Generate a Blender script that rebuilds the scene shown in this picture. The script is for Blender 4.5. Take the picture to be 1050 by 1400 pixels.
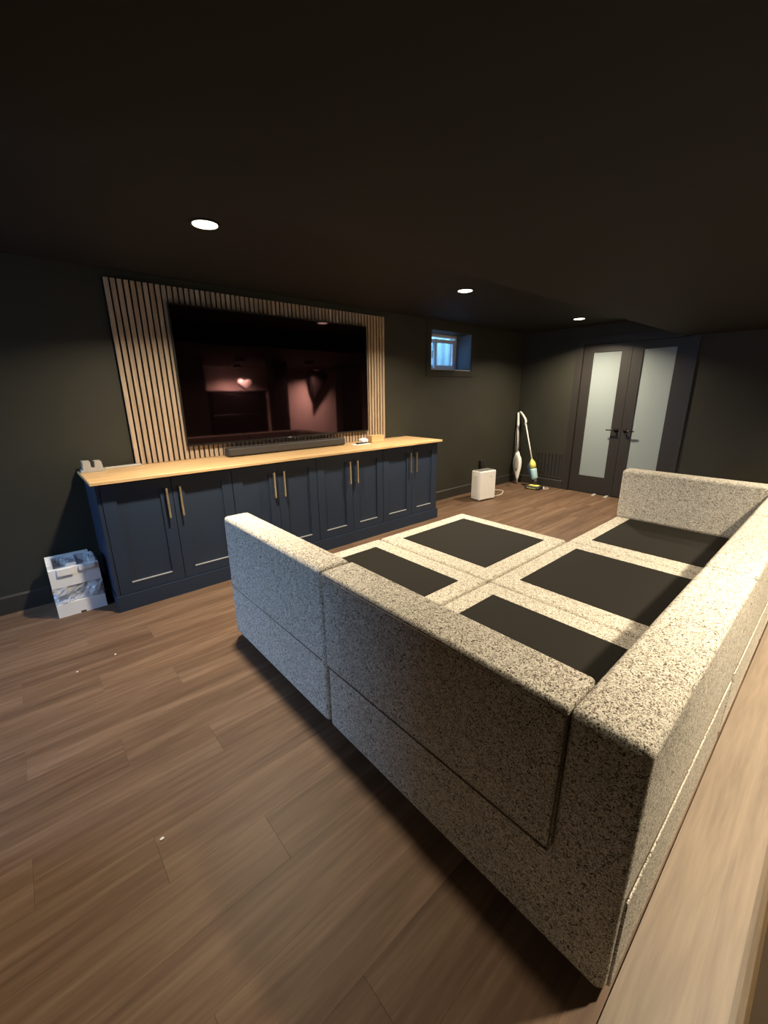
import bpy, bmesh, math, random
from mathutils import Vector, Matrix
random.seed(7)
for o in list(bpy.data.objects): bpy.data.objects.remove(o)
SC = bpy.context.scene
COL = SC.collection

# ------------------------------------------------------------ camera
F_PX, YAW, PITCH, ROLL = 562.84, 0.7233, -0.2849, -0.0094
fw = Vector((math.sin(YAW)*math.cos(PITCH), math.cos(YAW)*math.cos(PITCH), math.sin(PITCH)))
rt = Vector((math.cos(YAW), -math.sin(YAW), 0)); up = rt.cross(fw)
r2 = rt*math.cos(ROLL) + up*math.sin(ROLL); u2 = -rt*math.sin(ROLL) + up*math.cos(ROLL)
cd = bpy.data.cameras.new('camera'); cam = bpy.data.objects.new('camera', cd); COL.objects.link(cam)
cd.sensor_fit = 'VERTICAL'; cd.sensor_height = 36.0; cd.lens = F_PX*36.0/1400.0; cd.clip_start = 0.02; cd.clip_end = 100
m = Matrix((r2, u2, -fw)).transposed().to_4x4(); m.translation = Vector((0.5133, -3.5312, 1.4096)); cam.matrix_world = m
SC.camera = cam

# ------------------------------------------------------------ world, daylight, exposure
w = bpy.data.worlds.new('sky'); SC.world = w; w.use_nodes = True
bg = w.node_tree.nodes['Background']; bg.inputs[0].default_value = (0.32, 0.62, 1.0, 1); bg.inputs[1].default_value = 11.0
SC.view_settings.view_transform = 'Standard'; SC.view_settings.look = 'None'
SC.view_settings.exposure = 0.0; SC.view_settings.gamma = 1.0; SC.view_settings.use_curve_mapping = False
WARM = (1.0, 0.84, 0.62)
COOL = (0.42, 0.60, 1.0)
LAMP_W = 52.0          # each ceiling light
DAY_W = 27.0           # cool daylight fill through the added window in the left wall
day = bpy.data.lights.new('daylight', 'AREA'); day.shape = 'RECTANGLE'; day.size = 1.0; day.size_y = 1.0; day.energy = DAY_W; day.color = COOL
dayo = bpy.data.objects.new('daylight', day); COL.objects.link(dayo)
dayo.location = (-2.14, -1.0, 1.40); dayo.rotation_euler = (0, -math.radians(46), 0); day.spread = math.radians(94)

# ------------------------------------------------------------ materials
MAT = {}
def mat(name, col, rough=0.6, metal=0.0, spec=0.5, emis=None, est=0.0):
    mt = bpy.data.materials.new(name); mt.use_nodes = True; b = mt.node_tree.nodes['Principled BSDF']
    b.inputs['Base Color'].default_value = (*col, 1); b.inputs['Roughness'].default_value = rough
    b.inputs['Metallic'].default_value = metal; b.inputs['Specular IOR Level'].default_value = spec
    if emis: b.inputs['Emission Color'].default_value = (*emis, 1); b.inputs['Emission Strength'].default_value = est
    MAT[name] = mt; return mt
def nodes(name): nt = MAT[name].node_tree; return nt, nt.nodes, nt.links, nt.nodes['Principled BSDF']
def ramp(nd, stops):
    r = nd.new('ShaderNodeValToRGB'); e = r.color_ramp.elements
    while len(e) < len(stops): e.new(0.5)
    for i, (p, c) in enumerate(stops): e[i].position = p; e[i].color = (*c, 1)
    return r
def coords(nd, lk, scale, out='Object', rot=(0,0,0)):
    t = nd.new('ShaderNodeTexCoord'); mp = nd.new('ShaderNodeMapping'); mp.inputs['Scale'].default_value = scale; mp.inputs['Rotation'].default_value = rot
    lk.new(t.outputs[out], mp.inputs[0]); return mp
def bump(nt, nd, lk, b, src, strength, dist):
    bp = nd.new('ShaderNodeBump'); bp.inputs['Strength'].default_value = strength; bp.inputs['Distance'].default_value = dist
    lk.new(src, bp.inputs['Height']); lk.new(bp.outputs[0], b.inputs['Normal'])
def paint(name, col, rough, var=0.15, spec=0.4):
    mat(name, col, rough, spec=spec); nt, nd, lk, b = nodes(name)
    mp = coords(nd, lk, (1,1,1)); n = nd.new('ShaderNodeTexNoise'); n.inputs['Scale'].default_value = 2.5; n.inputs['Detail'].default_value = 6
    lk.new(mp.outputs[0], n.inputs['Vector'])
    r = ramp(nd, [(0.3, tuple(c*(1-var) for c in col)), (0.7, tuple(c*(1+var) for c in col))]); lk.new(n.outputs['Fac'], r.inputs[0]); lk.new(r.outputs[0], b.inputs['Base Color'])
    n2 = nd.new('ShaderNodeTexNoise'); n2.inputs['Scale'].default_value = 350; lk.new(mp.outputs[0], n2.inputs['Vector']); bump(nt, nd, lk, b, n2.outputs['Fac'], 0.12, 0.002)
def wood(name, dark, mid, light, scale, rough=0.45, axis='x', random_obj=True, spec=0.4):
    """grain stretched along the given axis; each object gets its own offset"""
    mat(name, mid, rough, spec=spec); nt, nd, lk, b = nodes(name)
    t = nd.new('ShaderNodeTexCoord'); mp = nd.new('ShaderNodeMapping'); lk.new(t.outputs['Object'], mp.inputs[0])
    s = scale; mp.inputs['Scale'].default_value = {'x': (0.07*s, s, s), 'y': (s, 0.07*s, s), 'z': (s, s, 0.07*s)}[axis]
    oi = nd.new('ShaderNodeObjectInfo'); mul = nd.new('ShaderNodeMath'); mul.operation = 'MULTIPLY'; mul.inputs[1].default_value = 57.0; lk.new(oi.outputs['Random'], mul.inputs[0])
    add = nd.new('ShaderNodeVectorMath'); add.operation = 'ADD'; lk.new(mp.outputs[0], add.inputs[0]); lk.new(mul.outputs[0], add.inputs[1])
    n = nd.new('ShaderNodeTexNoise'); n.inputs['Scale'].default_value = 1.0; n.inputs['Detail'].default_value = 7; n.inputs['Roughness'].default_value = 0.62; n.inputs['Distortion'].default_value = 0.7
    lk.new(add.outputs[0], n.inputs['Vector'])
    n2 = nd.new('ShaderNodeTexNoise'); n2.inputs['Scale'].default_value = 5.0; n2.inputs['Detail'].default_value = 5; lk.new(add.outputs[0], n2.inputs['Vector'])
    mx = nd.new('ShaderNodeMix'); mx.data_type = 'FLOAT'; mx.inputs[0].default_value = 0.32; lk.new(n.outputs['Fac'], mx.inputs[2]); lk.new(n2.outputs['Fac'], mx.inputs[3])
    if random_obj:
        ad = nd.new('ShaderNodeMath'); ad.operation = 'MULTIPLY_ADD'; lk.new(oi.outputs['Random'], ad.inputs[0]); ad.inputs[1].default_value = 0.07; lk.new(mx.outputs[0], ad.inputs[2]); src = ad.outputs[0]; lo, hi = 0.36, 0.72
    else: src = mx.outputs[0]; lo, hi = 0.33, 0.68
    r = ramp(nd, [(lo, dark), ((lo+hi)/2, mid), (hi, light)]); lk.new(src, r.inputs[0]); lk.new(r.outputs[0], b.inputs['Base Color'])
    bump(nt, nd, lk, b, mx.outputs[0], 0.15, 0.002)

paint('wall_dark', (0.026, 0.0255, 0.0175), 0.62, 0.10)
paint('ceiling_dark', (0.0058, 0.0050, 0.0042), 0.75, 0.08)
paint('trim_dark', (0.030, 0.028, 0.024), 0.45, 0.06)
paint('door_dark', (0.026, 0.023, 0.020), 0.42, 0.06)
paint('wall_pale', (0.62, 0.55, 0.50), 0.8, 0.05)
paint('navy', (0.022, 0.035, 0.062), 0.38, 0.05)
wood('floor_wood', (0.072, 0.041, 0.025), (0.128, 0.078, 0.048), (0.192, 0.125, 0.083), 13.0, 0.5, spec=0.22)
wood('oak_slat', (0.27, 0.195, 0.13), (0.38, 0.285, 0.20), (0.48, 0.37, 0.27), 40.0, 0.55, 'z')
wood('oak_top', (0.46, 0.29, 0.13), (0.60, 0.40, 0.20), (0.68, 0.48, 0.27), 26.0, 0.40, 'x', False)
wood('walnut_panel', (0.05, 0.028, 0.012), (0.09, 0.05, 0.022), (0.13, 0.075, 0.034), 14.0, 0.5, 'x', False)
wood('wood_mould', (0.055, 0.036, 0.016), (0.085, 0.056, 0.026), (0.115, 0.078, 0.038), 30.0, 0.5, 'x', False)
wood('board_pale', (0.125, 0.094, 0.066), (0.18, 0.138, 0.098), (0.235, 0.185, 0.132), 15.0, 0.5, 'x', False)
paint('carpet_brown', (0.030, 0.018, 0.008), 0.95, 0.2)
paint('jamb_grey', (0.11, 0.13, 0.16), 0.4, 0.05)
mat('felt_black', (0.006, 0.005, 0.005), 0.95, spec=0.1)
mat('screen', (0.0015, 0.0008, 0.001), 0.035, spec=0.55)
MAT['screen'].node_tree.nodes['Principled BSDF'].inputs['Specular Tint'].default_value = (1.0, 0.50, 0.58, 1)
mat('bezel', (0.004, 0.004, 0.004), 0.35)
mat('plastic_dark', (0.03, 0.027, 0.025), 0.6)
mat('soundbar_cloth', (0.045, 0.038, 0.033), 0.9)
mat('brass', (0.86, 0.70, 0.46), 0.32, 1.0)
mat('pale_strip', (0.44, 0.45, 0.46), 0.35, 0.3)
mat('black_metal', (0.012, 0.011, 0.010), 0.35, 0.6)
mat('white_plastic', (0.86, 0.85, 0.82), 0.35)
mat('grey_plastic', (0.30, 0.30, 0.28), 0.45)
mat('vent_grey', (0.16, 0.16, 0.15), 0.5)
mat('foam_white', (0.78, 0.79, 0.80), 0.85)
mat('foam_grey', (0.36, 0.35, 0.32), 0.9)
mat('carton_grey', (0.45, 0.43, 0.40), 0.85)
mat('yellow', (0.78, 0.72, 0.16), 0.35)
mat('aqua', (0.40, 0.62, 0.66), 0.25)
mat('deep_blue', (0.03, 0.07, 0.12), 0.3)
mat('cord_white', (0.72, 0.68, 0.58), 0.5)
mat('cord_black', (0.01, 0.01, 0.01), 0.5)
mat('cord_grey', (0.20, 0.19, 0.18), 0.5)
mat('paper_white', (0.80, 0.79, 0.77), 0.8)
mat('vinyl_white', (0.74, 0.76, 0.80), 0.4)
mat('well_metal', (0.55, 0.66, 0.70), 0.55, 0.0)
mat('gravel', (0.25, 0.24, 0.22), 0.9)
mat('lamp_trim', (0.75, 0.74, 0.70), 0.5)
mat('lamp_lens', (0.9, 0.9, 0.85), 0.5, emis=(1.0, 0.90, 0.70), est=6.0)
mat('seam_dark', (0.16, 0.135, 0.10), 0.95, spec=0.1)
mat('leather_dark', (0.012, 0.010, 0.010), 0.5)
mat('foot_black', (0.01, 0.01, 0.01), 0.6)
# pale frosted door glass
mat('frosted', (0.29, 0.34, 0.345), 0.32, spec=0.5)
MAT['frosted'].node_tree.nodes['Principled BSDF'].inputs['Transmission Weight'].default_value = 0.12
# black webbing cloth
mat('webbing', (0.011, 0.0095, 0.0065), 0.8, spec=0.2); nt, nd, lk, b = nodes('webbing')
mp = coords(nd, lk, (1,1,1)); n = nd.new('ShaderNodeTexNoise'); n.inputs['Scale'].default_value = 900; lk.new(mp.outputs[0], n.inputs['Vector']); bump(nt, nd, lk, b, n.outputs['Fac'], 0.2, 0.001)
# cream boucle with dark flecks
mat('boucle', (0.6, 0.55, 0.45), 0.95, spec=0.15); nt, nd, lk, b = nodes('boucle')
mp = coords(nd, lk, (1,1,1)); n = nd.new('ShaderNodeTexNoise'); n.inputs['Scale'].default_value = 115; n.inputs['Detail'].default_value = 2.5; n.inputs['Roughness'].default_value = 0.6; n.inputs['Distortion'].default_value = 2.4
lk.new(mp.outputs[0], n.inputs['Vector'])
r = ramp(nd, [(0.40, (0.085, 0.070, 0.050)), (0.475, (0.42, 0.38, 0.305)), (0.55, (0.76, 0.72, 0.63))]); lk.new(n.outputs['Fac'], r.inputs[0])
lk.new(r.outputs[0], b.inputs['Base Color'])
n2 = nd.new('ShaderNodeTexNoise'); n2.inputs['Scale'].default_value = 260; n2.inputs['Detail'].default_value = 3; n2.inputs['Distortion'].default_value = 1.0; lk.new(mp.outputs[0], n2.inputs['Vector'])
bump(nt, nd, lk, b, n2.outputs['Fac'], 0.55, 0.004)
# clear glass and clear plastic: mix of transparent and glossy
def clear(name, tint, gl, rough=0.02):
    mt = bpy.data.materials.new(name); mt.use_nodes = True; nt = mt.node_tree; nt.nodes.remove(nt.nodes['Principled BSDF'])
    t = nt.nodes.new('ShaderNodeBsdfTransparent'); t.inputs[0].default_value = (*tint, 1)
    g = nt.nodes.new('ShaderNodeBsdfGlossy'); g.inputs['Roughness'].default_value = rough; mx = nt.nodes.new('ShaderNodeMixShader'); mx.inputs[0].default_value = gl
    nt.links.new(t.outputs[0], mx.inputs[1]); nt.links.new(g.outputs[0], mx.inputs[2]); nt.links.new(mx.outputs[0], nt.nodes['Material Output'].inputs[0]); MAT[name] = mt
clear('glass', (0.95, 0.98, 1.0), 0.06)
def film(name):
    mat(name, (0.85, 0.87, 0.9), 0.22, spec=0.8); nt, nd, lk, b = nodes(name)
    b.inputs['Alpha'].default_value = 0.35
film('plastic_film')

# ------------------------------------------------------------ mesh helpers
OFF = {}
def bx(bm, x0, x1, y0, y1, z0, z1):
    r = bmesh.ops.create_cube(bm, size=1.0)
    bmesh.ops.scale(bm, vec=(abs(x1-x0), abs(y1-y0), abs(z1-z0)), verts=r['verts'])
    bmesh.ops.translate(bm, vec=((x0+x1)/2, (y0+y1)/2, (z0+z1)/2), verts=r['verts'])
    return r['verts']
def bev(bm, w, seg=2):
    bmesh.ops.bevel(bm, geom=list(bm.edges), offset=w, segments=seg, affect='EDGES', profile=0.5, clamp_overlap=True)
def rbox(x0, x1, y0, y1, z0, z1, w=0.0, seg=2):
    bm = bmesh.new(); bx(bm, x0, x1, y0, y1, z0, z1)
    if w: bev(bm, w, seg)
    return bm
def boxes(*bs):
    bm = bmesh.new()
    for b in bs: bx(bm, *b)
    return bm
def prism(pts, axis, a0, a1, w=0.0, seg=3):
    """extrude a 2D outline; axis 'x': pts are (y,z); 'y': (x,z); 'z': (x,y)"""
    bm = bmesh.new(); P = {'x': lambda p, a: (a, p[0], p[1]), 'y': lambda p, a: (p[0], a, p[1]), 'z': lambda p, a: (p[0], p[1], a)}[axis]
    lo = [bm.verts.new(P(p, a0)) for p in pts]; hi = [bm.verts.new(P(p, a1)) for p in pts]
    bm.faces.new(lo); bm.faces.new(hi[::-1])
    for i in range(len(pts)): j = (i+1) % len(pts); bm.faces.new((lo[j], lo[i], hi[i], hi[j]))
    bmesh.ops.recalc_face_normals(bm, faces=list(bm.faces))
    if w: bev(bm, w, seg)
    return bm
def tube(bm, pts, rad, n=8, closed=False):
    pts = [Vector(p) for p in pts]; N = len(pts); rings = []
    rads = rad if isinstance(rad, (list, tuple)) else [rad]*N
    prev = None
    for i, p in enumerate(pts):
        if closed: t = pts[(i+1) % N] - pts[i-1]
        else: t = pts[min(i+1, N-1)] - pts[max(i-1, 0)]
        t.normalize()
        a = prev if prev is not None else (Vector((0,0,1)) if abs(t.z) < 0.9 else Vector((1,0,0)))
        s = t.cross(a).normalized(); c = s.cross(t).normalized(); prev = c
        rings.append([bm.verts.new(p + (s*math.cos(2*math.pi*k/n) + c*math.sin(2*math.pi*k/n))*rads[i]) for k in range(n)])
    for i in range(N if closed else N-1):
        A, B = rings[i], rings[(i+1) % N]
        for k in range(n): bm.faces.new((A[k], A[(k+1) % n], B[(k+1) % n], B[k]))
    if not closed: bm.faces.new(rings[0][::-1]); bm.faces.new(rings[-1])
    return bm
def lathe(prof, n=32, c=(0,0,0)):
    bm = bmesh.new(); rings = []
    for r, z in prof: rings.append([bm.verts.new((c[0]+r*math.cos(2*math.pi*k/n), c[1]+r*math.sin(2*math.pi*k/n), c[2]+z)) for k in range(n)])
    for A, B in zip(rings, rings[1:]):
        for k in range(n): bm.faces.new((A[k], A[(k+1) % n], B[(k+1) % n], B[k]))
    bm.faces.new(rings[0][::-1]); bm.faces.new(rings[-1]); bmesh.ops.recalc_face_normals(bm, faces=list(bm.faces)); return bm
def loft(sections):
    """sections: list of rings of equal point count"""
    bm = bmesh.new(); R = [[bm.verts.new(p) for p in s] for s in sections]; n = len(R[0])
    for A, B in zip(R, R[1:]):
        for k in range(n): bm.faces.new((A[k], A[(k+1) % n], B[(k+1) % n], B[k]))
    bm.faces.new(R[0][::-1]); bm.faces.new(R[-1]); bmesh.ops.recalc_face_normals(bm, faces=list(bm.faces)); return bm
def obj(name, bm, material, parent=None, smooth=False, local=False):
    off = Vector((0,0,0)) if (local or parent is None) else OFF[parent.name]
    if off.length: bmesh.ops.translate(bm, vec=-off, verts=list(bm.verts))
    me = bpy.data.meshes.new(name); bm.to_mesh(me); bm.free()
    if smooth:
        for p in me.polygons: p.use_smooth = True
    o = bpy.data.objects.new(name, me); COL.objects.link(o); me.materials.append(MAT[material])
    if material == 'boucle':
        wm = o.modifiers.new('weighted_normal', 'WEIGHTED_NORMAL'); wm.keep_sharp = True; wm.weight = 100
    if parent: o.parent = parent; OFF[o.name] = OFF[parent.name]
    else: OFF[o.name] = Vector((0,0,0))
    return o
def top(name, bm, material, loc, smooth=False):
    """a one-mesh top-level object with its origin at loc; bm in world coordinates"""
    bmesh.ops.translate(bm, vec=-Vector(loc), verts=list(bm.verts)); o = obj(name, bm, material, None, smooth); o.location = loc; OFF[o.name] = Vector(loc); return o
def thing(name, label, cat, loc=(0,0,0), rot=(0,0,0), group=None):
    o = bpy.data.objects.new(name, None); COL.objects.link(o); o.location = loc; o.rotation_euler = rot; o.empty_display_size = 0.1
    OFF[o.name] = Vector(loc); tag(o, label, cat, group); return o
def tag(o, label, cat, group=None):
    o['label'] = label; o['category'] = cat
    if group: o['group'] = group
    return o
def struct(name, bm, material, label=None, parent=None):
    o = obj(name, bm, material, parent)
    if parent is None: o['kind'] = 'structure'
    if label: o['label'] = label
    return o

# ------------------------------------------------------------ room shell
XL, XE, YB, YR = -2.0, 6.43, -3.655, -6.3      # left wall, end wall, half wall face, rear room wall
ZC, ZS_, YSOF, XR = 2.212, 1.985, -2.03, 9.0
floor = struct('floor', rbox(XL, XE, YB+0.008, 0.0, -0.10, -0.012), 'felt_black', 'brown wood plank floor')
PW, PL = 0.182, 1.22
plank_cache = {}
def plank_mesh(L, W):
    k = (round(L, 3), round(W, 3))
    if k not in plank_cache:
        bm = bmesh.new(); bx(bm, -L/2+0.0002, L/2-0.0002, -W/2+0.00005, W/2-0.00005, -0.012, 0.0)
        bmesh.ops.bevel(bm, geom=[e for e in bm.edges if all(v.co.z > -0.001 for v in e.verts)], offset=0.0003, segments=1, affect='EDGES')
        me = bpy.data.meshes.new('plank'); bm.to_mesh(me); bm.free(); me.materials.append(MAT['floor_wood']); plank_cache[k] = me
    return plank_cache[k]
y = 0.0; row = 0
bounds = [0.0]
yy = -1.17 + PW*6
while yy > YB+0.03:
    if yy < -0.01: bounds.append(yy)
    yy -= PW
bounds.append(YB+0.008)
for ri, (ya, yb) in enumerate(zip(bounds, bounds[1:])):
    k = round((-1.17 - ya)/PW) if ri else -7
    j = 0.602 + 0.306*(k % 3) - (0.918 if k % 3 == 2 else 0) + PL*(-4)
    while j < XE:
        a, c = max(j, XL), min(j+PL, XE)
        if c - a > 0.03:
            o = bpy.data.objects.new('plank', plank_mesh(c-a, ya-yb)); COL.objects.link(o); o.parent = floor; o.location = ((a+c)/2, (ya+yb)/2, 0)
        j += PL
# rear room floor (beyond the half wall)
struct('floor_rear', rbox(XL, XR, YR, YB+0.008, -0.10, 0.0), 'carpet_brown')
# TV wall with the window opening
WX0, WX1, WZ0, WZ1, WD = 4.39, 5.17, 1.655, 2.10, 0.27
struct('wall_tv', boxes((XL, WX0, 0, WD+0.08, -0.1, 2.4), (WX1, XE+0.14, 0, WD+0.08, -0.1, 2.4), (WX0, WX1, 0, WD+0.08, -0.1, WZ0), (WX0, WX1, 0, WD+0.08, WZ1, 2.4)), 'wall_dark')
# end wall with the doorway
DY0, DY1, DZ = -0.905, -2.095, 1.975
struct('wall_end', boxes((XE, XE+0.14, DY0, 0.0, -0.1, 2.4), (XE, XE+0.14, YB-0.12, DY1, -0.1, 2.4), (XE, XE+0.14, DY1, DY0, DZ+0.005, 2.4)), 'wall_dark')
struct('wall_behind_door', boxes((XE+0.5, XE+0.6, -2.4, -0.6, -0.1, 2.4), (XE+0.14, XE+0.5, -0.7, -0.6, -0.1, 2.4), (XE+0.14, XE+0.5, -2.4, -2.3, -0.1, 2.4), (XE+0.14, XE+0.5, -2.3, -0.7, 2.1, 2.2), (XE, XE+0.5, -2.3, -0.7, -0.1, 0.0)), 'wall_dark')
# left wall with an unseen window, added to let in the cool fill
LY0, LY1, LZ0, LZ1 = -0.45, -1.55, 0.85, 1.95
struct('wall_left', boxes((XL-0.12, XL, LY0, 0.35, -0.1, 2.4), (XL-0.12, XL, YR, LY1, -0.1, 2.4), (XL-0.12, XL, LY1, LY0, -0.1, LZ0), (XL-0.12, XL, LY1, LY0, LZ1, 2.4)), 'wall_dark')
wl = struct('window_fill', boxes((XL-0.08, XL-0.03, LY1, LY0, LZ0, LZ0+0.05), (XL-0.08, XL-0.03, LY1, LY0, LZ1-0.05, LZ1), (XL-0.08, XL-0.03, LY1, LY1+0.05, LZ0+0.05, LZ1-0.05), (XL-0.08, XL-0.03, LY0-0.05, LY0, LZ0+0.05, LZ1-0.05), (XL-0.08, XL-0.03, -1.025, -0.975, LZ0+0.05, LZ1-0.05)), 'vinyl_white')
for a, c in ((LY1+0.05, -1.025), (-0.975, LY0-0.05)): obj('pane', rbox(XL-0.058, XL-0.052, a, c, LZ0+0.05, LZ1-0.05), 'glass', wl)  # panes of the added window
# ceilings: high over the TV side, low bulkhead on the sofa side
struct('ceiling', rbox(XL, XE+0.14, YSOF, 0.0, ZC, ZC+0.2), 'ceiling_dark')
struct('ceiling_bulkhead', rbox(XL, XR, YR, YSOF, ZS_, ZC+0.2), 'ceiling_dark')
# pale threshold board behind the sofa, added light-blocking stub wall on the left, posts and rear room
tb_ = struct('trim_1', rbox(-0.6, XE, -3.615, -3.417, 0.0006, 0.012), 'board_pale', 'pale wooden board along the floor behind the sofa')
obj('nosing', prism([(-3.615, 0.0006), (-3.615, 0.012), (-3.626, 0.0115), (-3.639, 0.008), (-3.648, 0.0006)], 'x', -0.6, XE), 'wood_mould', tb_)
struct('wall_light_block', rbox(XL, 0.0, -2.07, -1.95, 0.0, ZC), 'wall_dark')  # unseen wall added to cut the left daylight short on the sofa side
struct('wall_post', rbox(4.53, 4.84, -4.65, -4.4, 0.0, ZS_), 'trim_dark')
struct('wall_rear_screen', rbox(XL, 3.22, -4.6, -4.4, 0.0, ZS_), 'wall_dark')
struct('wall_post_end', boxes((6.18, 6.75, -4.65, -4.4, 0.0, ZS_),), 'wall_dark')
struct('wall_rear', rbox(XL, XR, YR-0.1, YR, -0.1, 2.4), 'wall_pale')
struct('wall_rear_end', rbox(XR, XR+0.1, YR, YB, -0.1, 2.4), 'wall_pale')
struct('wall_rear_return', rbox(XE+0.14, XR, YB-0.12, YB-0.02, -0.1, 2.4), 'wall_pale')
# baseboards
BH = 0.125
def base_prof(o, s): return [(o, 0.0), (o+s*0.016, 0.0), (o+s*0.016, BH-0.012), (o+s*0.006, BH), (o, BH)]
struct('baseboard_tv_left', prism(base_prof(0.0, -1), 'x', XL, 0.80), 'trim_dark')
struct('baseboard_tv_right', prism(base_prof(0.0, -1), 'x', 4.02, XE), 'trim_dark')
struct('baseboard_end', prism(base_prof(XE, -1), 'y', -0.81, -0.017), 'trim_dark')
struct('baseboard_end_right', prism(base_prof(XE, -1), 'y', YB, -2.19), 'trim_dark')
struct('baseboard_left', prism(base_prof(XL, 1), 'y', YB, -0.017), 'trim_dark')

# ------------------------------------------------------------ basement window
wn = struct('window_1', boxes((WX0, WX1, WD-0.03, WD+0.04, WZ0, WZ0+0.035), (WX0, WX1, WD-0.03, WD+0.04, WZ1-0.03, WZ1), (WX0, WX0+0.035, WD-0.03, WD+0.04, WZ0+0.035, WZ1-0.03), (WX1-0.035, WX1, WD-0.03, WD+0.04, WZ0+0.035, WZ1-0.03)), 'vinyl_white')
obj('window_sill', rbox(WX0, WX1, 0.0, WD-0.03, WZ0-0.002, WZ0+0.010), 'vinyl_white', wn)
for xa, xb in ((WX0, WX0+0.006), (WX1-0.006, WX1)): obj('jamb', rbox(xa, xb, 0.0, WD-0.03, WZ0+0.010, WZ1), 'jamb_grey', wn)
def sash(x0, x1, yc):
    fr = 0.042; z0, z1 = WZ0+0.035, WZ1-0.055
    s = obj('sash', boxes((x0, x1, yc-0.016, yc+0.016, z0, z0+fr), (x0, x1, yc-0.016, yc+0.016, z1-fr, z1), (x0, x0+fr, yc-0.016, yc+0.016, z0+fr, z1-fr), (x1-fr, x1, yc-0.016, yc+0.016, z0+fr, z1-fr)), 'vinyl_white', wn)
    obj('pane', rbox(x0+fr, x1-fr, yc-0.003, yc+0.003, z0+fr, z1-fr), 'glass', s)
sash(4.735, WX1-0.036, WD-0.012); sash(WX0+0.036, 4.80, WD+0.022)
obj('latch', rbox(4.70, 4.715, WD-0.02, WD-0.005, 1.82, 1.90, 0.003, 1), 'grey_plastic', wn)
cas = boxes((WX0-0.07, WX0, -0.014, 0.0, WZ0-0.07, ZC), (WX1, WX1+0.07, -0.014, 0.0, WZ0-0.07, ZC), (WX0, WX1, -0.014, 0.0, WZ0-0.07, WZ0), (WX0, WX1, -0.014, 0.0, WZ1, ZC))
struct('trim_2', cas, 'wall_dark')
# window well of corrugated metal outside
bm = bmesh.new(); n = 90; prev = None
for i in range(n+1):
    a = math.pi*i/n; rr = 1.0 + 0.022*math.sin(i*2*math.pi/5)
    p = [bm.verts.new((4.78+0.62*rr*math.cos(a), WD+0.09+0.62*rr*math.sin(a), z)) for z in (1.35, 2.55)]
    q = [bm.verts.new((4.78+0.63*rr*math.cos(a), WD+0.09+0.63*rr*math.sin(a), z)) for z in (1.35, 2.55)]
    if prev:
        bm.faces.new((prev[0], p[0], p[1], prev[1])); bm.faces.new((prev[3], q[1], q[0], prev[2])); bm.faces.new((prev[1], p[1], q[1], prev[3])); bm.faces.new((prev[2], q[0], p[0], prev[0]))
    prev = (p[0], p[1], q[0], q[1])
well = obj('window_well', bm, 'well_metal'); tag(well, 'pale corrugated metal window well outside the small basement window', 'window well')
struct('ground_outside', rbox(4.0, 5.6, WD+0.085, 1.2, 1.25, 1.35), 'gravel')

# ------------------------------------------------------------ french doors
struct('trim_3', boxes((XE-0.018, XE, DY0, DY0+0.09, 0, DZ+0.09), (XE-0.018, XE, DY1-0.09, DY1, 0, ZS_), (XE-0.018, XE, YSOF, DY0, DZ+0.004, DZ+0.09)), 'door_dark')
def leaf(name, y0, y1, gy0, gy1, hy, d):
    """y0 > y1; a door leaf with one tall frosted pane"""
    o = struct(name, boxes((XE+0.012, XE+0.052, gy0, y0, 0.008, DZ), (XE+0.012, XE+0.052, y1, gy1, 0.008, DZ), (XE+0.012, XE+0.052, gy1, gy0, 0.008, 0.23), (XE+0.012, XE+0.052, gy1, gy0, 1.89, DZ)), 'door_dark')
    obj('pane', rbox(XE+0.026, XE+0.034, gy1, gy0, 0.23, 1.89), 'frosted', o)
    mb = 0.012
    obj('glazing_bead', boxes((XE+0.012, XE+0.026, gy0-mb, gy0, 0.23, 1.89), (XE+0.012, XE+0.026, gy1, gy1+mb, 0.23, 1.89), (XE+0.012, XE+0.026, gy1+mb, gy0-mb, 0.23, 0.23+mb), (XE+0.012, XE+0.026, gy1+mb, gy0-mb, 1.89-mb, 1.89)), 'door_dark', o)
    h = lathe([(0.027, 0.0), (0.027, 0.008), (0.012, 0.012), (0.010, 0.045)], 20)
    bmesh.ops.rotate(h, matrix=Matrix.Rotation(-math.pi/2, 3, 'Y'), verts=list(h.verts)); bmesh.ops.translate(h, vec=(XE+0.012, hy, 0.893), verts=list(h.verts))
    hd = obj('door_handle', h, 'black_metal', o, True)
    b2 = bmesh.new(); tube(b2, [(XE-0.033, hy-d*0.008, 0.893), (XE-0.035, hy+d*0.05, 0.894), (XE-0.033, hy+d*0.115, 0.892)], [0.010, 0.008, 0.007], 10); obj('lever', b2, 'black_metal', hd, True)
    return o
leaf('door_1', DY0-0.003, -1.498, -1.02, -1.389, -1.445, 1)
leaf('door_2', -1.502, DY1+0.003, -1.612, -1.983, -1.555, -1)
for yy_ in (-1.30, -1.46):  # thin pale wedge shapes at the door foot
    tag(top('pale_wedge', prism([(XE-0.10, 0.0), (XE-0.015, 0.0), (XE-0.015, 0.014), (XE-0.085, 0.004)], 'y', yy_-0.02, yy_+0.02), 'grey_plastic', (XE-0.05, yy_, 0)),
        'small pale wedge shape on the floor under the ' + ('left door pane' if yy_ > -1.4 else 'left door beside its handle stile'), 'wedge', 'pale wedges at the door foot')

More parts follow.
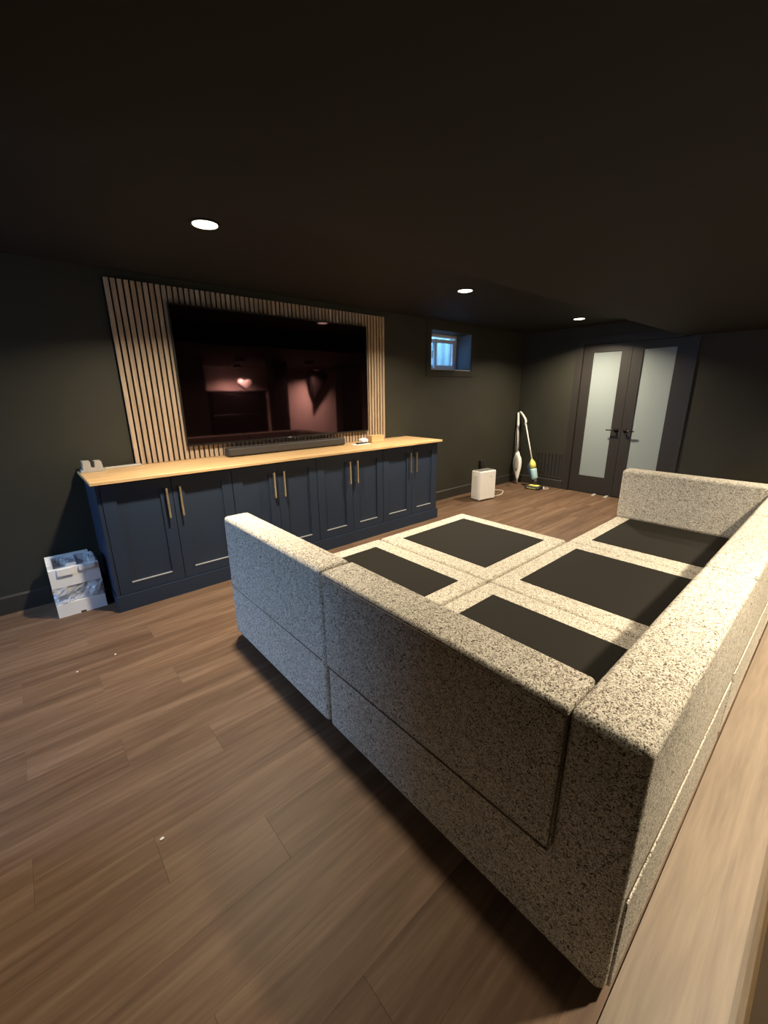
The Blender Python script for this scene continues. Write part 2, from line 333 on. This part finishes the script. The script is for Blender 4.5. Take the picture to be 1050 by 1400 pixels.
# ------------------------------------------------------------ vent grille on the end wall
v = thing('vent_grille', 'dark painted return air grille low on the end wall beside the doors', 'vent', (XE, -0.575, 0.14))
vy0, vy1, vz0, vz1 = -0.375, -0.775, 0.14, 0.52
obj('frame', boxes((XE-0.010, XE, vy0-0.03, vy0, vz0, vz1), (XE-0.010, XE, vy1, vy1+0.03, vz0, vz1), (XE-0.010, XE, vy1+0.03, vy0-0.03, vz0, vz0+0.03), (XE-0.010, XE, vy1+0.03, vy0-0.03, vz1-0.03, vz1)), 'trim_dark', v)
obj('backing', rbox(XE-0.002, XE, vy1+0.03, vy0-0.03, vz0+0.03, vz1-0.03), 'ceiling_dark', v)
for k in range(6):
    yk = vy0-0.063-k*0.055
    bm = rbox(XE-0.009, XE-0.002, yk-0.020, yk+0.020, vz0+0.03, vz1-0.03); obj('louvre', bm, 'trim_dark', v)

# ------------------------------------------------------------ ceiling lights
def ceiling_light(x, y, z, label, group, watts=LAMP_W, baffle=False):
    t = thing('ceiling_light', label, 'ceiling light', (x, y, z), group=group)
    if baffle: obj('baffle', lathe([(0.078, 0.0), (0.078, -0.06), (0.070, -0.06), (0.070, -0.006), (0.0001, -0.006)], 32), 'ceiling_dark', t, True, True)
    else: obj('trim_ring', lathe([(0.060, -0.003), (0.063, -0.006), (0.074, -0.004), (0.076, 0.0), (0.060, 0.0)], 32), 'ceiling_dark', t, True, True)
    zl = -0.006 if baffle else 0.0
    obj('lens', lathe([(0.0595, zl-0.0005), (0.0595, zl-0.005), (0.045, zl-0.009)], 32), 'lamp_lens', t, True, True)
    ld = bpy.data.lights.new('lamp', 'AREA'); ld.shape = 'DISK'; ld.size = 0.11; ld.spread = math.radians(142); ld.energy = watts; ld.color = WARM
    lo = bpy.data.objects.new('lamp', ld); COL.objects.link(lo); lo.parent = t; lo.location = (0, 0, zl-0.012)
    return t
ceiling_light(1.418, -1.19, ZC, 'glowing round ceiling light in front of the slatted panel', 'round ceiling lights')
ceiling_light(3.556, -1.134, ZC, 'small round ceiling light to the left above the basement window', 'round ceiling lights')
ceiling_light(5.748, -1.106, ZC, 'small flat looking round ceiling light before the double doors', 'round ceiling lights')
for i, x in enumerate((2.25, 3.7, 5.1)):
    ceiling_light(x, -3.98, ZS_, 'round bulkhead light behind the sofa back, ' + ('first', 'second', 'third')[i] + ' counted from the near corner', 'round bulkhead lights', LAMP_W*(1.1, 0.9, 0.9)[i], True)
ceiling_light(-1.2, -3.1, ZS_, 'added round fill light, unseen, left of the open floor', 'round bulkhead lights', LAMP_W*0.3, True)  # unseen lamp added as weak warm fill for the sofa's left face
for x, nm in ((4.4, 'near the dark chest'), (6.4, 'above the hanging pod')):
    ceiling_light(x, -5.75, ZS_, 'round rear room ceiling light ' + nm, 'rear room ceiling lights', LAMP_W*4.5, True)

# ------------------------------------------------------------ slat panel
SX0, SX1, SZ1, ZW = 1.150, 3.633, 2.155, 0.900
sp = thing('slat_panel', 'oak acoustic slat panel on the wall behind the television', 'wall panel', (SX0, 0, ZW))
obj('backing', rbox(SX0-0.006, SX1+0.006, -0.012, -0.001, ZW+0.001, SZ1), 'felt_black', sp)
NS = 64; pitch = (SX1-SX0-0.027)/(NS-1)
bm = bmesh.new(); bx(bm, 0, 0.027, -0.018, 0, 0, SZ1-ZW-0.002); bev(bm, 0.0012, 1)
sm = bpy.data.meshes.new('slat'); bm.to_mesh(sm); bm.free(); sm.materials.append(MAT['oak_slat'])
for k in range(NS):
    o = bpy.data.objects.new('slat', sm); COL.objects.link(o); o.parent = sp; o.location = (k*pitch, -0.012, 0.001)

# ------------------------------------------------------------ television
TX0, TX1, TZ0, TZ1 = 1.5137, 3.3627, 1.0055, 2.0383
tv = thing('television', 'large black flat screen television hung on the slat panel', 'television', ((TX0+TX1)/2, -0.03, TZ0))
obj('housing', rbox(TX0+0.02, TX1-0.02, -0.052, -0.031, TZ0+0.02, TZ1-0.02, 0.004, 1), 'plastic_dark', tv)
obj('bezel', boxes((TX0, TX1, -0.066, -0.052, TZ0, TZ0+0.014), (TX0, TX1, -0.066, -0.052, TZ1-0.010, TZ1), (TX0, TX0+0.010, -0.066, -0.052, TZ0+0.014, TZ1-0.010), (TX1-0.010, TX1, -0.066, -0.052, TZ0+0.014, TZ1-0.010)), 'bezel', tv)
obj('screen', rbox(TX0+0.010, TX1-0.010, -0.064, -0.052, TZ0+0.014, TZ1-0.010), 'screen', tv)
obj('logo', rbox(2.405, 2.435, -0.068, -0.066, TZ0+0.003, TZ0+0.009), 'pale_strip', tv)
sb = thing('soundbar', 'long dark grey soundbar on the worktop under the television', 'soundbar', (2.375, -0.14, ZW))
obj('body', rbox(1.79, 2.965, -0.185, -0.085, ZW+0.004, ZW+0.074, 0.012, 3), 'plastic_dark', sb, True)
obj('grille', rbox(1.803, 2.952, -0.189, -0.1845, ZW+0.014, ZW+0.064, 0.002, 1), 'soundbar_cloth', sb)
for x in (1.9, 2.85): obj('foot', rbox(x-0.03, x+0.03, -0.17, -0.10, ZW, ZW+0.005), 'foot_black', sb)

# ------------------------------------------------------------ cabinets
DF = -0.500   # door front plane
units = [(0.838, 1.250, 1.669, 'leftmost'), (1.669, 2.042, 2.415, 'second from the left'), (2.415, 2.800, 3.183, 'third from the left'), (3.183, 3.590, 3.975, 'rightmost')]
def shaker(x0, x1, z0, z1):
    fw_, rc = 0.076, 0.012; y0, y1 = DF, DF+0.020; bm = bmesh.new()
    bx(bm, x0, x0+fw_, y0, y1, z0, z1); bx(bm, x1-fw_, x1, y0, y1, z0, z1); bx(bm, x0+fw_, x1-fw_, y0, y1, z0, z0+fw_-0.006); bx(bm, x0+fw_, x1-fw_, y0, y1, z1-fw_+0.006, z1)
    return bm
def pull(x, z0, z1):
    bm = bmesh.new(); yb = DF-0.030
    tube(bm, [(x, DF, z0+0.012), (x, yb+0.006, z0+0.012)], 0.0045, 8); tube(bm, [(x, DF, z1-0.012), (x, yb+0.006, z1-0.012)], 0.0045, 8)
    v0 = bx(bm, x-0.006, x+0.006, yb-0.004, yb+0.008, z0, z1); return bm
for i, (a, mid, c, nm) in enumerate(units):
    u = thing('cabinet', 'navy shaker base cabinet with two doors, ' + nm + ' of four under the worktop', 'cabinet', ((a+c)/2, -0.25, 0.0), group='navy base cabinets under the worktop')
    obj('body', boxes((a+0.0008, a+0.018, DF+0.022, -0.002, 0.112, 0.876), (c-0.018, c-0.0008, DF+0.022, -0.002, 0.112, 0.876), (a+0.018, c-0.018, DF+0.022, -0.002, 0.112, 0.130), (a+0.018, c-0.018, DF+0.022, -0.002, 0.858, 0.876), (a+0.018, c-0.018, -0.012, -0.002, 0.13, 0.858), (a+0.018, c-0.018, DF+0.024, DF+0.034, 0.13, 0.858)), 'navy', u)
    for x0, x1, s in ((a+0.003, mid-0.002, -1), (mid+0.002, c-0.003, 1)):
        d = obj('door', shaker(x0, x1, 0.115, 0.862), 'navy', u)
        obj('inset_panel', rbox(x0+0.076, x1-0.076, DF+0.012, DF+0.0195, 0.185, 0.792), 'navy', d)
        obj('rail_highlight', rbox(x0+0.077, x1-0.077, DF-0.0008, DF+0.012, 0.1845, 0.1895), 'pale_strip', d)  # pale strip paints in the highlight along the recess ledge
        obj('handle', pull((mid-0.042) if s < 0 else (mid+0.044), 0.588, 0.796), 'brass', d)
e = 0.815
pl = top('plinth', boxes((e, 4.005, DF-0.012, -0.06, 0.0, 0.1)), 'navy', (2.4, -0.25, 0))
bm = boxes((e, 4.005, DF-0.012, DF+0.004, 0.1, 0.111)); obj('moulding', bm, 'navy', pl)
tag(pl, 'navy plinth running along the floor under the cabinets', 'plinth')
for x0, x1, nm in ((0.818, 0.8375, 'left'), (3.9755, 3.992, 'right')):
    tag(top('end_panel', rbox(x0, x1, DF+0.004, -0.002, 0.1115, 0.8765), 'navy', ((x0+x1)/2, -0.25, 0.1115)), 'navy panel closing the ' + nm + ' end of the cabinet run', 'panel', 'cabinet end panels')
wt = top('worktop', rbox(0.789, 4.0, -0.561, -0.001, 0.8775, ZW-0.0005, 0.0025, 1), 'oak_top', (2.39, -0.28, 0.8775)); tag(wt, 'long light oak worktop across the navy cabinets', 'worktop')

# ------------------------------------------------------------ things on the worktop
bm = prism([(0.800, 0.9), (0.940, 0.9), (0.940, 0.914), (0.930, 0.918), (0.924, 0.968), (0.884, 0.970), (0.882, 0.932), (0.872, 0.926), (0.862, 0.932), (0.860, 0.972), (0.816, 0.974), (0.814, 0.918), (0.800, 0.914)], 'y', -0.135, -0.055, 0.002, 1)
fb = top('foam_bracket', bm, 'foam_grey', (0.87, -0.095, 0.9)); tag(fb, 'grey foam packing bracket with a notch at the left end of the worktop', 'packing foam')
bm = rbox(0.0, 0.235, -0.022, 0.022, 0.0, 0.012, 0.002, 1)
cs = obj('carton_strip', bm, 'carton_grey'); cs.location = (0.943, -0.075, ZW); cs.rotation_euler = (0, 0, math.radians(6)); tag(cs, 'flat grey cardboard strip lying beside the foam bracket', 'cardboard')
wb = thing('wooden_box', 'small pale wooden block standing on the worktop right of the soundbar', 'box', (3.335, -0.205, ZW))
obj('body', rbox(3.255, 3.42, -0.25, -0.16, ZW, ZW+0.066, 0.002, 1), 'oak_top', wb); obj('lid', rbox(3.253, 3.422, -0.252, -0.158, ZW+0.066, ZW+0.072, 0.001, 1), 'oak_top', wb)
random.seed(3)
bm = bmesh.new(); bmesh.ops.create_icosphere(bm, subdivisions=3, radius=1.0)
for v_ in bm.verts:
    k = 0.75 + 0.5*random.random(); v_.co = Vector((v_.co.x*0.050*k, v_.co.y*0.035*k, max(-0.2, v_.co.z)*0.030*k))
zmin = min(v_.co.z for v_ in bm.verts)
bmesh.ops.translate(bm, vec=(0, 0, -zmin), verts=list(bm.verts))
pp = obj('crumpled_paper', bm, 'paper_white'); pp.location = (3.15, -0.235, ZW+0.0215); tag(pp, 'crumpled white paper between soundbar and wooden block', 'paper')
bm = rbox(-0.10, 0.10, -0.045, 0.045, 0, 0.006, 0.001, 1); ld_ = obj('leaflet', bm, 'paper_white'); ld_.location = (3.10, -0.26, ZW); ld_.rotation_euler = (0, 0, 0.12); tag(ld_, 'flat white leaflet lying under the black remote by the soundbar', 'paper')
rm = thing('remote_control', 'slim black remote lying on the white leaflet', 'remote', (3.115, -0.255, ZW+0.0062), (0, 0, 0.2))
obj('body', rbox(-0.07, 0.07, -0.018, 0.018, 0, 0.014, 0.004, 2), 'plastic_dark', rm, True, True)
for k in range(4): obj('button', rbox(-0.05+k*0.025, -0.04+k*0.025, -0.005, 0.005, 0.0138, 0.0155), 'grey_plastic', rm, False, True)

# ------------------------------------------------------------ foam packaging on the floor
fx = thing('foam_packaging', 'white polystyrene packaging with a clear plastic bag standing beside the cabinets', 'packaging', (0.635, -0.22, 0))
X0, X1, Y0, Y1 = 0.502, 0.770, -0.324, -0.10
obj('base_block', boxes((X0, 0.62, Y0, Y1, 0.0, 0.092), (0.65, X1, Y0, Y1, 0.0, 0.092), (0.62, 0.65, Y0, Y1, 0.012, 0.092)), 'foam_white', fx)
obj('core_block', boxes((X0+0.02, X1-0.02, Y0+0.07, Y1, 0.092, 0.205)), 'carton_grey', fx)
tb = boxes((X0, X1, Y0+0.004, Y1, 0.205, 0.330), (X0, X1-0.03, Y1-0.04, Y1, 0.330, 0.362), (X0, X0+0.03, Y0+0.03, Y1-0.04, 0.330, 0.358), (X1-0.05, X1-0.012, Y0+0.02, Y1-0.04, 0.330, 0.352), (0.60, 0.655, Y0+0.03, Y1-0.04, 0.330, 0.352), (X0+0.044, 0.625, Y0-0.006, Y0+0.004, 0.285, 0.330), (0.661, X1-0.022, Y0-0.006, Y0+0.004, 0.300, 0.330))
obj('top_block', tb, 'foam_white', fx)
random.seed(11)
def crumple(nx, nz, f, amp):
    bm = bmesh.new(); g = [[bm.verts.new(f(i/nx, j/nz) + Vector((0, random.uniform(-amp, amp), random.uniform(-amp, amp)*0.6))) for j in range(nz+1)] for i in range(nx+1)]
    for i in range(nx):
        for j in range(nz): bm.faces.new((g[i][j], g[i+1][j], g[i+1][j+1], g[i][j+1]))
    geo = bmesh.ops.solidify(bm, geom=list(bm.faces), thickness=0.0012); return bm
obj('plastic_bag', crumple(16, 7, lambda s, t: Vector((X0-0.002+s*0.272, Y0+0.012-0.028*math.sin(math.pi*t)*(0.5+0.5*math.sin(s*9)), 0.090+t*0.120)), 0.008), 'plastic_film', fx)
obj('bag_fold', crumple(16, 4, lambda s, t: Vector((X0+0.008+s*0.25, Y0+0.03+t*0.16, 0.350+0.010*math.sin(s*14+t*5))), 0.007), 'plastic_film', fx)
bm = lathe([(0.026, 0.0), (0.037, 0.03), (0.039, 0.07), (0.030, 0.112)], 14, (0.725, Y0+0.028, 0.093)); obj('bag_roll', bm, 'plastic_film', fx, True)

# ------------------------------------------------------------ sofa
ZB, ZSEAT, ZT = 0.040, 0.345, 0.757
SXA, SX12, SX23, SXD = 1.285, 2.422, 3.412, 4.450
SYA, SYAB, SYB = -1.312, -2.290, -3.408
BKY = -3.247         # inner face of the rear back
ARM = 0.147
BV = 0.022
G = 0.004
def sub_tube(name, pts, parent, r=0.0028, m='seam_dark', closed=False):
    bm = bmesh.new(); tube(bm, pts, r, 6, closed); return obj(name, bm, m, parent, True)
def feet(t, xs, ys):
    for x in xs:
        for y_ in ys: obj('foot', lathe([(0.020, 0.0), (0.024, ZB+0.002)], 14, (x, y_, 0)), 'foot_black', t, True)
def deck(t, x0, x1, y0, y1):
    """webbing cloth stretched over the seat frame"""
    obj('webbing_panel', rbox(x0, x1, y0, y1, ZSEAT-0.004, ZSEAT+0.0025, 0.001, 1), 'webbing', t)
def sofa(label, x0, y0, group='modules of the cream sectional sofa'): return thing('sofa_module', label, 'sofa', (x0, y0, 0), group=group)
# module A: seat with a tall side on the near left
A = sofa('cream flecked sofa module with a tall side, nearest the foam packaging', 1.85, -1.8)
obj('base', rbox(SXA+ARM+0.001, SX12-G, SYAB+G, SYA, ZB, ZSEAT, BV, 4), 'boucle', A, True)
a1 = obj('side_panel', rbox(SXA, SXA+ARM, SYAB+G, SYA, ZB, ZT, BV, 4), 'boucle', A, True)
sub_tube('seam', [(SXA+0.0005, SYA-0.03, 0.345), (SXA-0.0005, SYAB+0.03, 0.345)], a1, 0.0022)
deck(A, SXA+ARM+0.10, 2.287, -2.173, -1.432); feet(A, (SXA+0.07, SX12-0.1), (SYA-0.08, SYAB+0.1))
# modules with a rear back: L-shaped profile
def lprof(): return [(SYAB-G, ZB), (SYB, ZB), (SYB, ZT), (BKY, ZT), (BKY, ZSEAT), (SYAB-G, ZSEAT)]
def rear_module(label, x0, x1, wx0, wx1):
    t = sofa(label, (x0+x1)/2, -2.85)
    bdy = obj('frame', prism(lprof(), 'x', x0+G/2, x1-G/2, BV, 4), 'boucle', t, True)
    sub_tube('seam', [(x0+0.03, SYB-0.0005, 0.337), (x1-0.03, SYB-0.0005, 0.337)], bdy, 0.0022)
    obj('back_skirt', rbox(x0+0.03, x1-0.03, SYB-0.006, SYB+0.01, ZB+0.004, 0.332, 0.0055, 3), 'boucle', t, True)
    deck(t, wx0, wx1, BKY+0.03, -2.408); feet(t, (x0+0.08, x1-0.08), (SYAB-0.1, SYB+0.08)); return t, bdy
B, b1 = rear_module('cream flecked corner sofa module with two back sides, nearest the camera', SXA, SX12, SXA+ARM+0.10, 2.289)
b2 = obj('side_back', rbox(SXA-0.003, SXA+ARM, BKY-0.000, SYAB-G, ZSEAT-0.006, ZT, 0.013, 4), 'boucle', B, True)
sub_tube('seam', [(SXA-0.0025, SYAB-0.03, ZT-0.020), (SXA-0.0035, -2.8, ZT-0.019), (SXA-0.0025, BKY+0.012, ZT-0.020)], b2, 0.0018)
sub_tube('seam', [(SXA-0.002, SYAB-0.02, 0.339), (SXA-0.002, BKY+0.004, 0.339), (SXA-0.001, BKY-0.002, ZT-0.03)], b2, 0.0022)
Cm, _ = rear_module('cream flecked middle sofa module of the rear row, with a back only', SX12, SX23, 2.557, 3.290)
Dm, _ = rear_module('cream flecked sofa module with a far arm, in front of the double doors', SX23, SXD, 3.540, 4.30)
obj('arm', rbox(SXD-ARM, SXD, BKY-0.0, SYAB-G, ZSEAT-0.004, ZT, BV, 4), 'boucle', Dm, True)
O = thing('ottoman', 'cream flecked backless ottoman module on the television side of the sofa', 'ottoman', (2.917, -1.8, 0), group='modules of the cream sectional sofa')
obj('base', rbox(SX12+G, SX23, SYAB+G, SYA, ZB, ZSEAT, BV, 4), 'boucle', O, True)
deck(O, 2.555, 3.287, -2.172, -1.432); feet(O, (SX12+0.08, SX23-0.08), (SYA-0.08, SYAB+0.1))

# ------------------------------------------------------------ air purifier
ap = thing('air_purifier', 'white upright air purifier on the floor right of the cabinets', 'air purifier', (5.09, -0.365, 0), (0, 0, math.atan2(-0.043, 0.288)))
obj('body', rbox(-0.145, 0.145, -0.080, 0.080, 0.012, 0.395, 0.012, 3), 'white_plastic', ap, True, True)
obj('top_grille', rbox(-0.130, 0.130, -0.066, 0.066, 0.3945, 0.399, 0.002, 1), 'vent_grey', ap, False, True)
for k in range(9): obj('grille_bar', rbox(-0.125+k*0.0305, -0.119+k*0.0305, -0.062, 0.062, 0.399, 0.402), 'grey_plastic', ap, False, True)
obj('front_panel', rbox(-0.138, 0.138, -0.085, -0.079, 0.020, 0.388, 0.003, 2), 'white_plastic', ap, False, True)
obj('side_intake', rbox(-0.148, -0.144, -0.040, 0.050, 0.05, 0.34, 0.002, 1), 'lamp_trim', ap, False, True)
obj('badge', rbox(0.035, 0.062, -0.0862, -0.0848, 0.318, 0.324), 'grey_plastic', ap, False, True)
for sx in (-1, 1):
    for sy in (-1, 1): obj('foot', rbox(sx*0.11-0.015, sx*0.11+0.015, sy*0.05-0.012, sy*0.05+0.012, 0, 0.013), 'grey_plastic', ap, False, True)
bm = bmesh.new(); tube(bm, [(5.252, -0.39, 0.02), (5.34, -0.395, 0.0045), (5.45, -0.405, 0.0045), (5.50, -0.40, 0.0045), (5.60, -0.35, 0.0045), (5.685, -0.305, 0.0045), (5.690, -0.270, 0.0045), (5.66, -0.19, 0.0045), (5.60, -0.175, 0.0045), (5.52, -0.15, 0.0045), (5.50, -0.04, 0.05), (5.505, -0.028, 0.30)], 0.0045, 8)
tag(obj('power_cord', bm, 'cord_white', None, True), 'white power cord looping on the floor beside the air purifier', 'cord')
wp = thing('wall_adapter', 'black plug adapter on the wall above the air purifier', 'plug', (5.505, 0, 0.30))
obj('plate', rbox(5.468, 5.542, -0.006, 0, 0.31, 0.43, 0.002, 1), 'cord_black', wp); obj('plug_body', rbox(5.478, 5.532, -0.045, -0.006, 0.30, 0.44, 0.008, 2), 'cord_black', wp, True)

# ------------------------------------------------------------ steam mop and floor washer in the corner
def oval(c, d, a, b_, n=16):
    """ring round c, normal d, half axes a (horizontal, along wall y) and b_"""
    d = Vector(d).normalized(); s = Vector((0, 1, 0)); s = (s - d*s.dot(d)).normalized(); f = d.cross(s)
    return [Vector(c) + s*a*math.cos(2*math.pi*k/n) + f*b_*math.sin(2*math.pi*k/n) for k in range(n)]
P0, P1 = Vector((6.245, -0.185, 0.04)), Vector((6.385, -0.030, 1.09)); D1 = (P1-P0).normalized()
def on1(t): return P0 + (P1-P0)*t
mo = thing('steam_mop', 'white and grey steam mop leaning upright in the room corner', 'steam mop', (6.245, -0.185, 0))
prof = [(0.02, 0.010), (0.06, 0.024), (0.14, 0.046), (0.22, 0.066), (0.28, 0.071), (0.34, 0.063), (0.37, 0.046), (0.42, 0.032), (0.44, 0.014)]
obj('body', loft([oval(on1(t), D1, r_, r_*0.55) for t, r_ in prof]), 'white_plastic', mo, True)
nrm = D1.cross(Vector((0, 1, 0))).normalized()
if nrm.x > 0: nrm = -nrm
obj('front_cover', loft([[p + nrm*0.030 for p in oval(on1(t), D1, r_, 0.014)] for t, r_ in ((0.16, 0.014), (0.20, 0.032), (0.27, 0.040), (0.33, 0.034), (0.38, 0.016))]), 'grey_plastic', mo, True)
bm = bmesh.new(); tube(bm, [on1(0.42), on1(0.80)], 0.011, 10); obj('pole', bm, 'white_plastic', mo, True)
bm = bmesh.new(); tube(bm, [on1(0.78), on1(0.82), on1(0.93), on1(0.99)], [0.012, 0.020, 0.017, 0.015], 10); obj('grip', bm, 'white_plastic', mo, True)
bm = bmesh.new(); tube(bm, [on1(0.0)+Vector((0,0,-0.03)), on1(0.05)], 0.011, 8); obj('neck', bm, 'grey_plastic', mo, True)
sidev = Vector((0, 1, 0)); cpts = []
for k in range(60):
    a = 2*math.pi*k/20; cpts.append(on1(0.615 + 0.185*math.cos(a)) + Vector((-0.012, 0.030*math.sin(a)*(1 if k % 2 else 0.85), 0)))
bm = bmesh.new(); tube(bm, cpts, 0.004, 6); obj('cord', bm, 'cord_grey', mo, True)

fwz = thing('floor_washer', 'upright floor washer with yellow and blue tank leaning beside the steam mop', 'floor washer', (6.17, -0.50, 0))
Q0, Q1, Q2, Q3 = Vector((6.19, -0.515, 0.10)), Vector((6.225, -0.412, 0.42)), Vector((6.33, -0.200, 0.93)), Vector((6.35, -0.178, 0.985))
DQ = (Q1-Q0).normalized()
def on2(t): return Q0 + (Q1-Q0)*t
obj('tank', loft([oval(on2(t), DQ, a, b_) for t, a, b_ in ((0.10, 0.030, 0.040), (0.16, 0.046, 0.055), (0.50, 0.048, 0.058), (0.57, 0.046, 0.056))]), 'aqua', fwz, True)
obj('tank_back', loft([[p + Vector((0.0, 0.040, 0)) for p in oval(on2(t), DQ, a, b_)] for t, a, b_ in ((0.12, 0.030, 0.035), (0.2, 0.044, 0.045), (0.7, 0.042, 0.042), (0.8, 0.020, 0.03))]), 'deep_blue', fwz, True)
obj('upper_body', loft([oval(on2(t), DQ, a, b_) for t, a, b_ in ((0.58, 0.046, 0.056), (0.78, 0.044, 0.050), (0.88, 0.036, 0.040), (0.95, 0.020, 0.024), (1.0, 0.014, 0.014))]), 'yellow', fwz, True)
bm = bmesh.new(); tube(bm, [on2(0.97), Q2], 0.010, 10); obj('pole', bm, 'white_plastic', fwz, True)
bm = bmesh.new(); tube(bm, [Q2-Vector((0.006,-0.004,0.03)), Q2+Vector((0,0,0.03)), Q3, Vector((6.365, -0.135, 1.035)), Vector((6.385, -0.075, 1.085)), Vector((6.39, -0.055, 1.09))], [0.013, 0.018, 0.018, 0.016, 0.015, 0.012], 10); obj('handle', bm, 'white_plastic', fwz, True)
bm = bmesh.new(); tube(bm, [Q0+DQ*0.03, Q0, Vector((6.18, -0.53, 0.055))], [0.030, 0.032, 0.022], 10); obj('swivel_joint', bm, 'plastic_dark', fwz, True)
hd = obj('floor_head', prism([(6.06, 0.008), (6.27, 0.008), (6.27, 0.030), (6.20, 0.050), (6.09, 0.045), (6.06, 0.028)], 'y', -0.64, -0.42, 0.005, 2), 'plastic_dark', fwz)
obj('head_cover', prism([(6.055, 0.020), (6.12, 0.050), (6.19, 0.0535), (6.19, 0.047), (6.12, 0.043), (6.062, 0.014)], 'y', -0.60, -0.46), 'yellow', hd)
for s, yk in ((1, -0.425), (-1, -0.635)): obj('wheel', prism([(6.22+0.018*math.cos(a*math.pi/6), 0.018+0.018*math.sin(a*math.pi/6)) for a in range(12)], 'y', yk-0.008+s*0.008, yk+0.008+s*0.008), 'white_plastic', hd)
bm = bmesh.new(); tube(bm, [(6.05, -0.17, 0.003), (6.02, -0.21, 0.003), (6.00, -0.19, 0.003), (6.02, -0.13, 0.003), (6.10, -0.10, 0.003), (6.20, -0.09, 0.003)], 0.003, 6)
tag(obj('loose_cable', bm, 'cord_black', None, True), 'thin black cable curled on the floor near the steam mop', 'cable')
bm = bmesh.new(); tube(bm, [(6.20, -0.645, 0.003), (6.27, -0.69, 0.003), (6.33, -0.66, 0.003), (6.30, -0.60, 0.003), (6.36, -0.55, 0.003)], 0.003, 6)
tag(obj('loose_cable', bm, 'cord_white', None, True), 'thin white cable on the floor behind the floor washer head', 'cable')
# specks on the floor
for x, y_, s, nm in ((0.70, -1.02, 0.006, 'farther white speck on the bare floor left of the sofa'), (0.52, -1.06, 0.005, 'fainter white speck on the bare floor before the packaging'), (0.62, -2.29, 0.008, 'pale chip on the floor near the lower left')):
    bm = bmesh.new(); bmesh.ops.create_icosphere(bm, subdivisions=1, radius=s); bmesh.ops.scale(bm, vec=(1, 0.7, 0.3), verts=list(bm.verts)); o = obj('paper_scrap', bm, 'paper_white'); o.location = (x, y_, s*0.3); tag(o, nm, 'scrap', 'specks on the floor')

# ------------------------------------------------------------ rear room (seen as a reflection in the screen)
ch = thing('dark_chest', 'tall dark chest against the pale rear room wall', 'chest', (4.4, -6.0, 0))
obj('body', rbox(3.75, 5.05, YR+0.02, -5.82, 0.06, 1.42, 0.004, 1), 'leather_dark', ch); obj('chest_top', rbox(3.73, 5.07, YR+0.01, -5.80, 1.42, 1.46, 0.004, 1), 'leather_dark', ch)
for k in range(3): obj('drawer', rbox(3.79, 5.01, -5.82, -5.805, 0.12+k*0.43, 0.52+k*0.43, 0.003, 1), 'leather_dark', ch)
for x in (3.8, 5.0): obj('foot', rbox(x-0.03, x+0.03, -6.2, -5.88, 0, 0.06), 'leather_dark', ch)
bm = prism([(4.62, 1.46), (4.78, 1.60), (4.77, 1.67), (4.72, 1.70), (4.66, 1.69), (4.62, 1.65), (4.58, 1.69), (4.52, 1.70), (4.47, 1.67), (4.46, 1.60)], 'y', -6.0, -5.88, 0.02, 3)
tag(top('heart_cushion', bm, 'carton_grey', (4.62, -5.94, 1.46), True), 'white heart shaped cushion on the dark chest in the rear room', 'cushion')
hp = thing('hanging_pod', 'dark teardrop shaped hanging decoration on the rear room wall', 'decoration', (6.65, -6.15, 1.2))
obj('shell', loft([[Vector((6.65+dx+r_*math.cos(2*math.pi*k/20), -6.15+0.10*math.sin(2*math.pi*k/20)*min(1, r_/0.1), z)) for k in range(20)] for z, dx, r_ in ((1.14, -0.10, 0.015), (1.35, -0.06, 0.07), (1.55, 0.0, 0.20), (1.75, 0.06, 0.29), (1.88, 0.08, 0.27), (1.93, 0.08, 0.12))]), 'leather_dark', hp, True)
bm = bmesh.new(); tube(bm, [(6.73, -6.15, 1.92), (6.73, -6.15, ZS_)], 0.006, 6); obj('cord', bm, 'cord_black', hp)
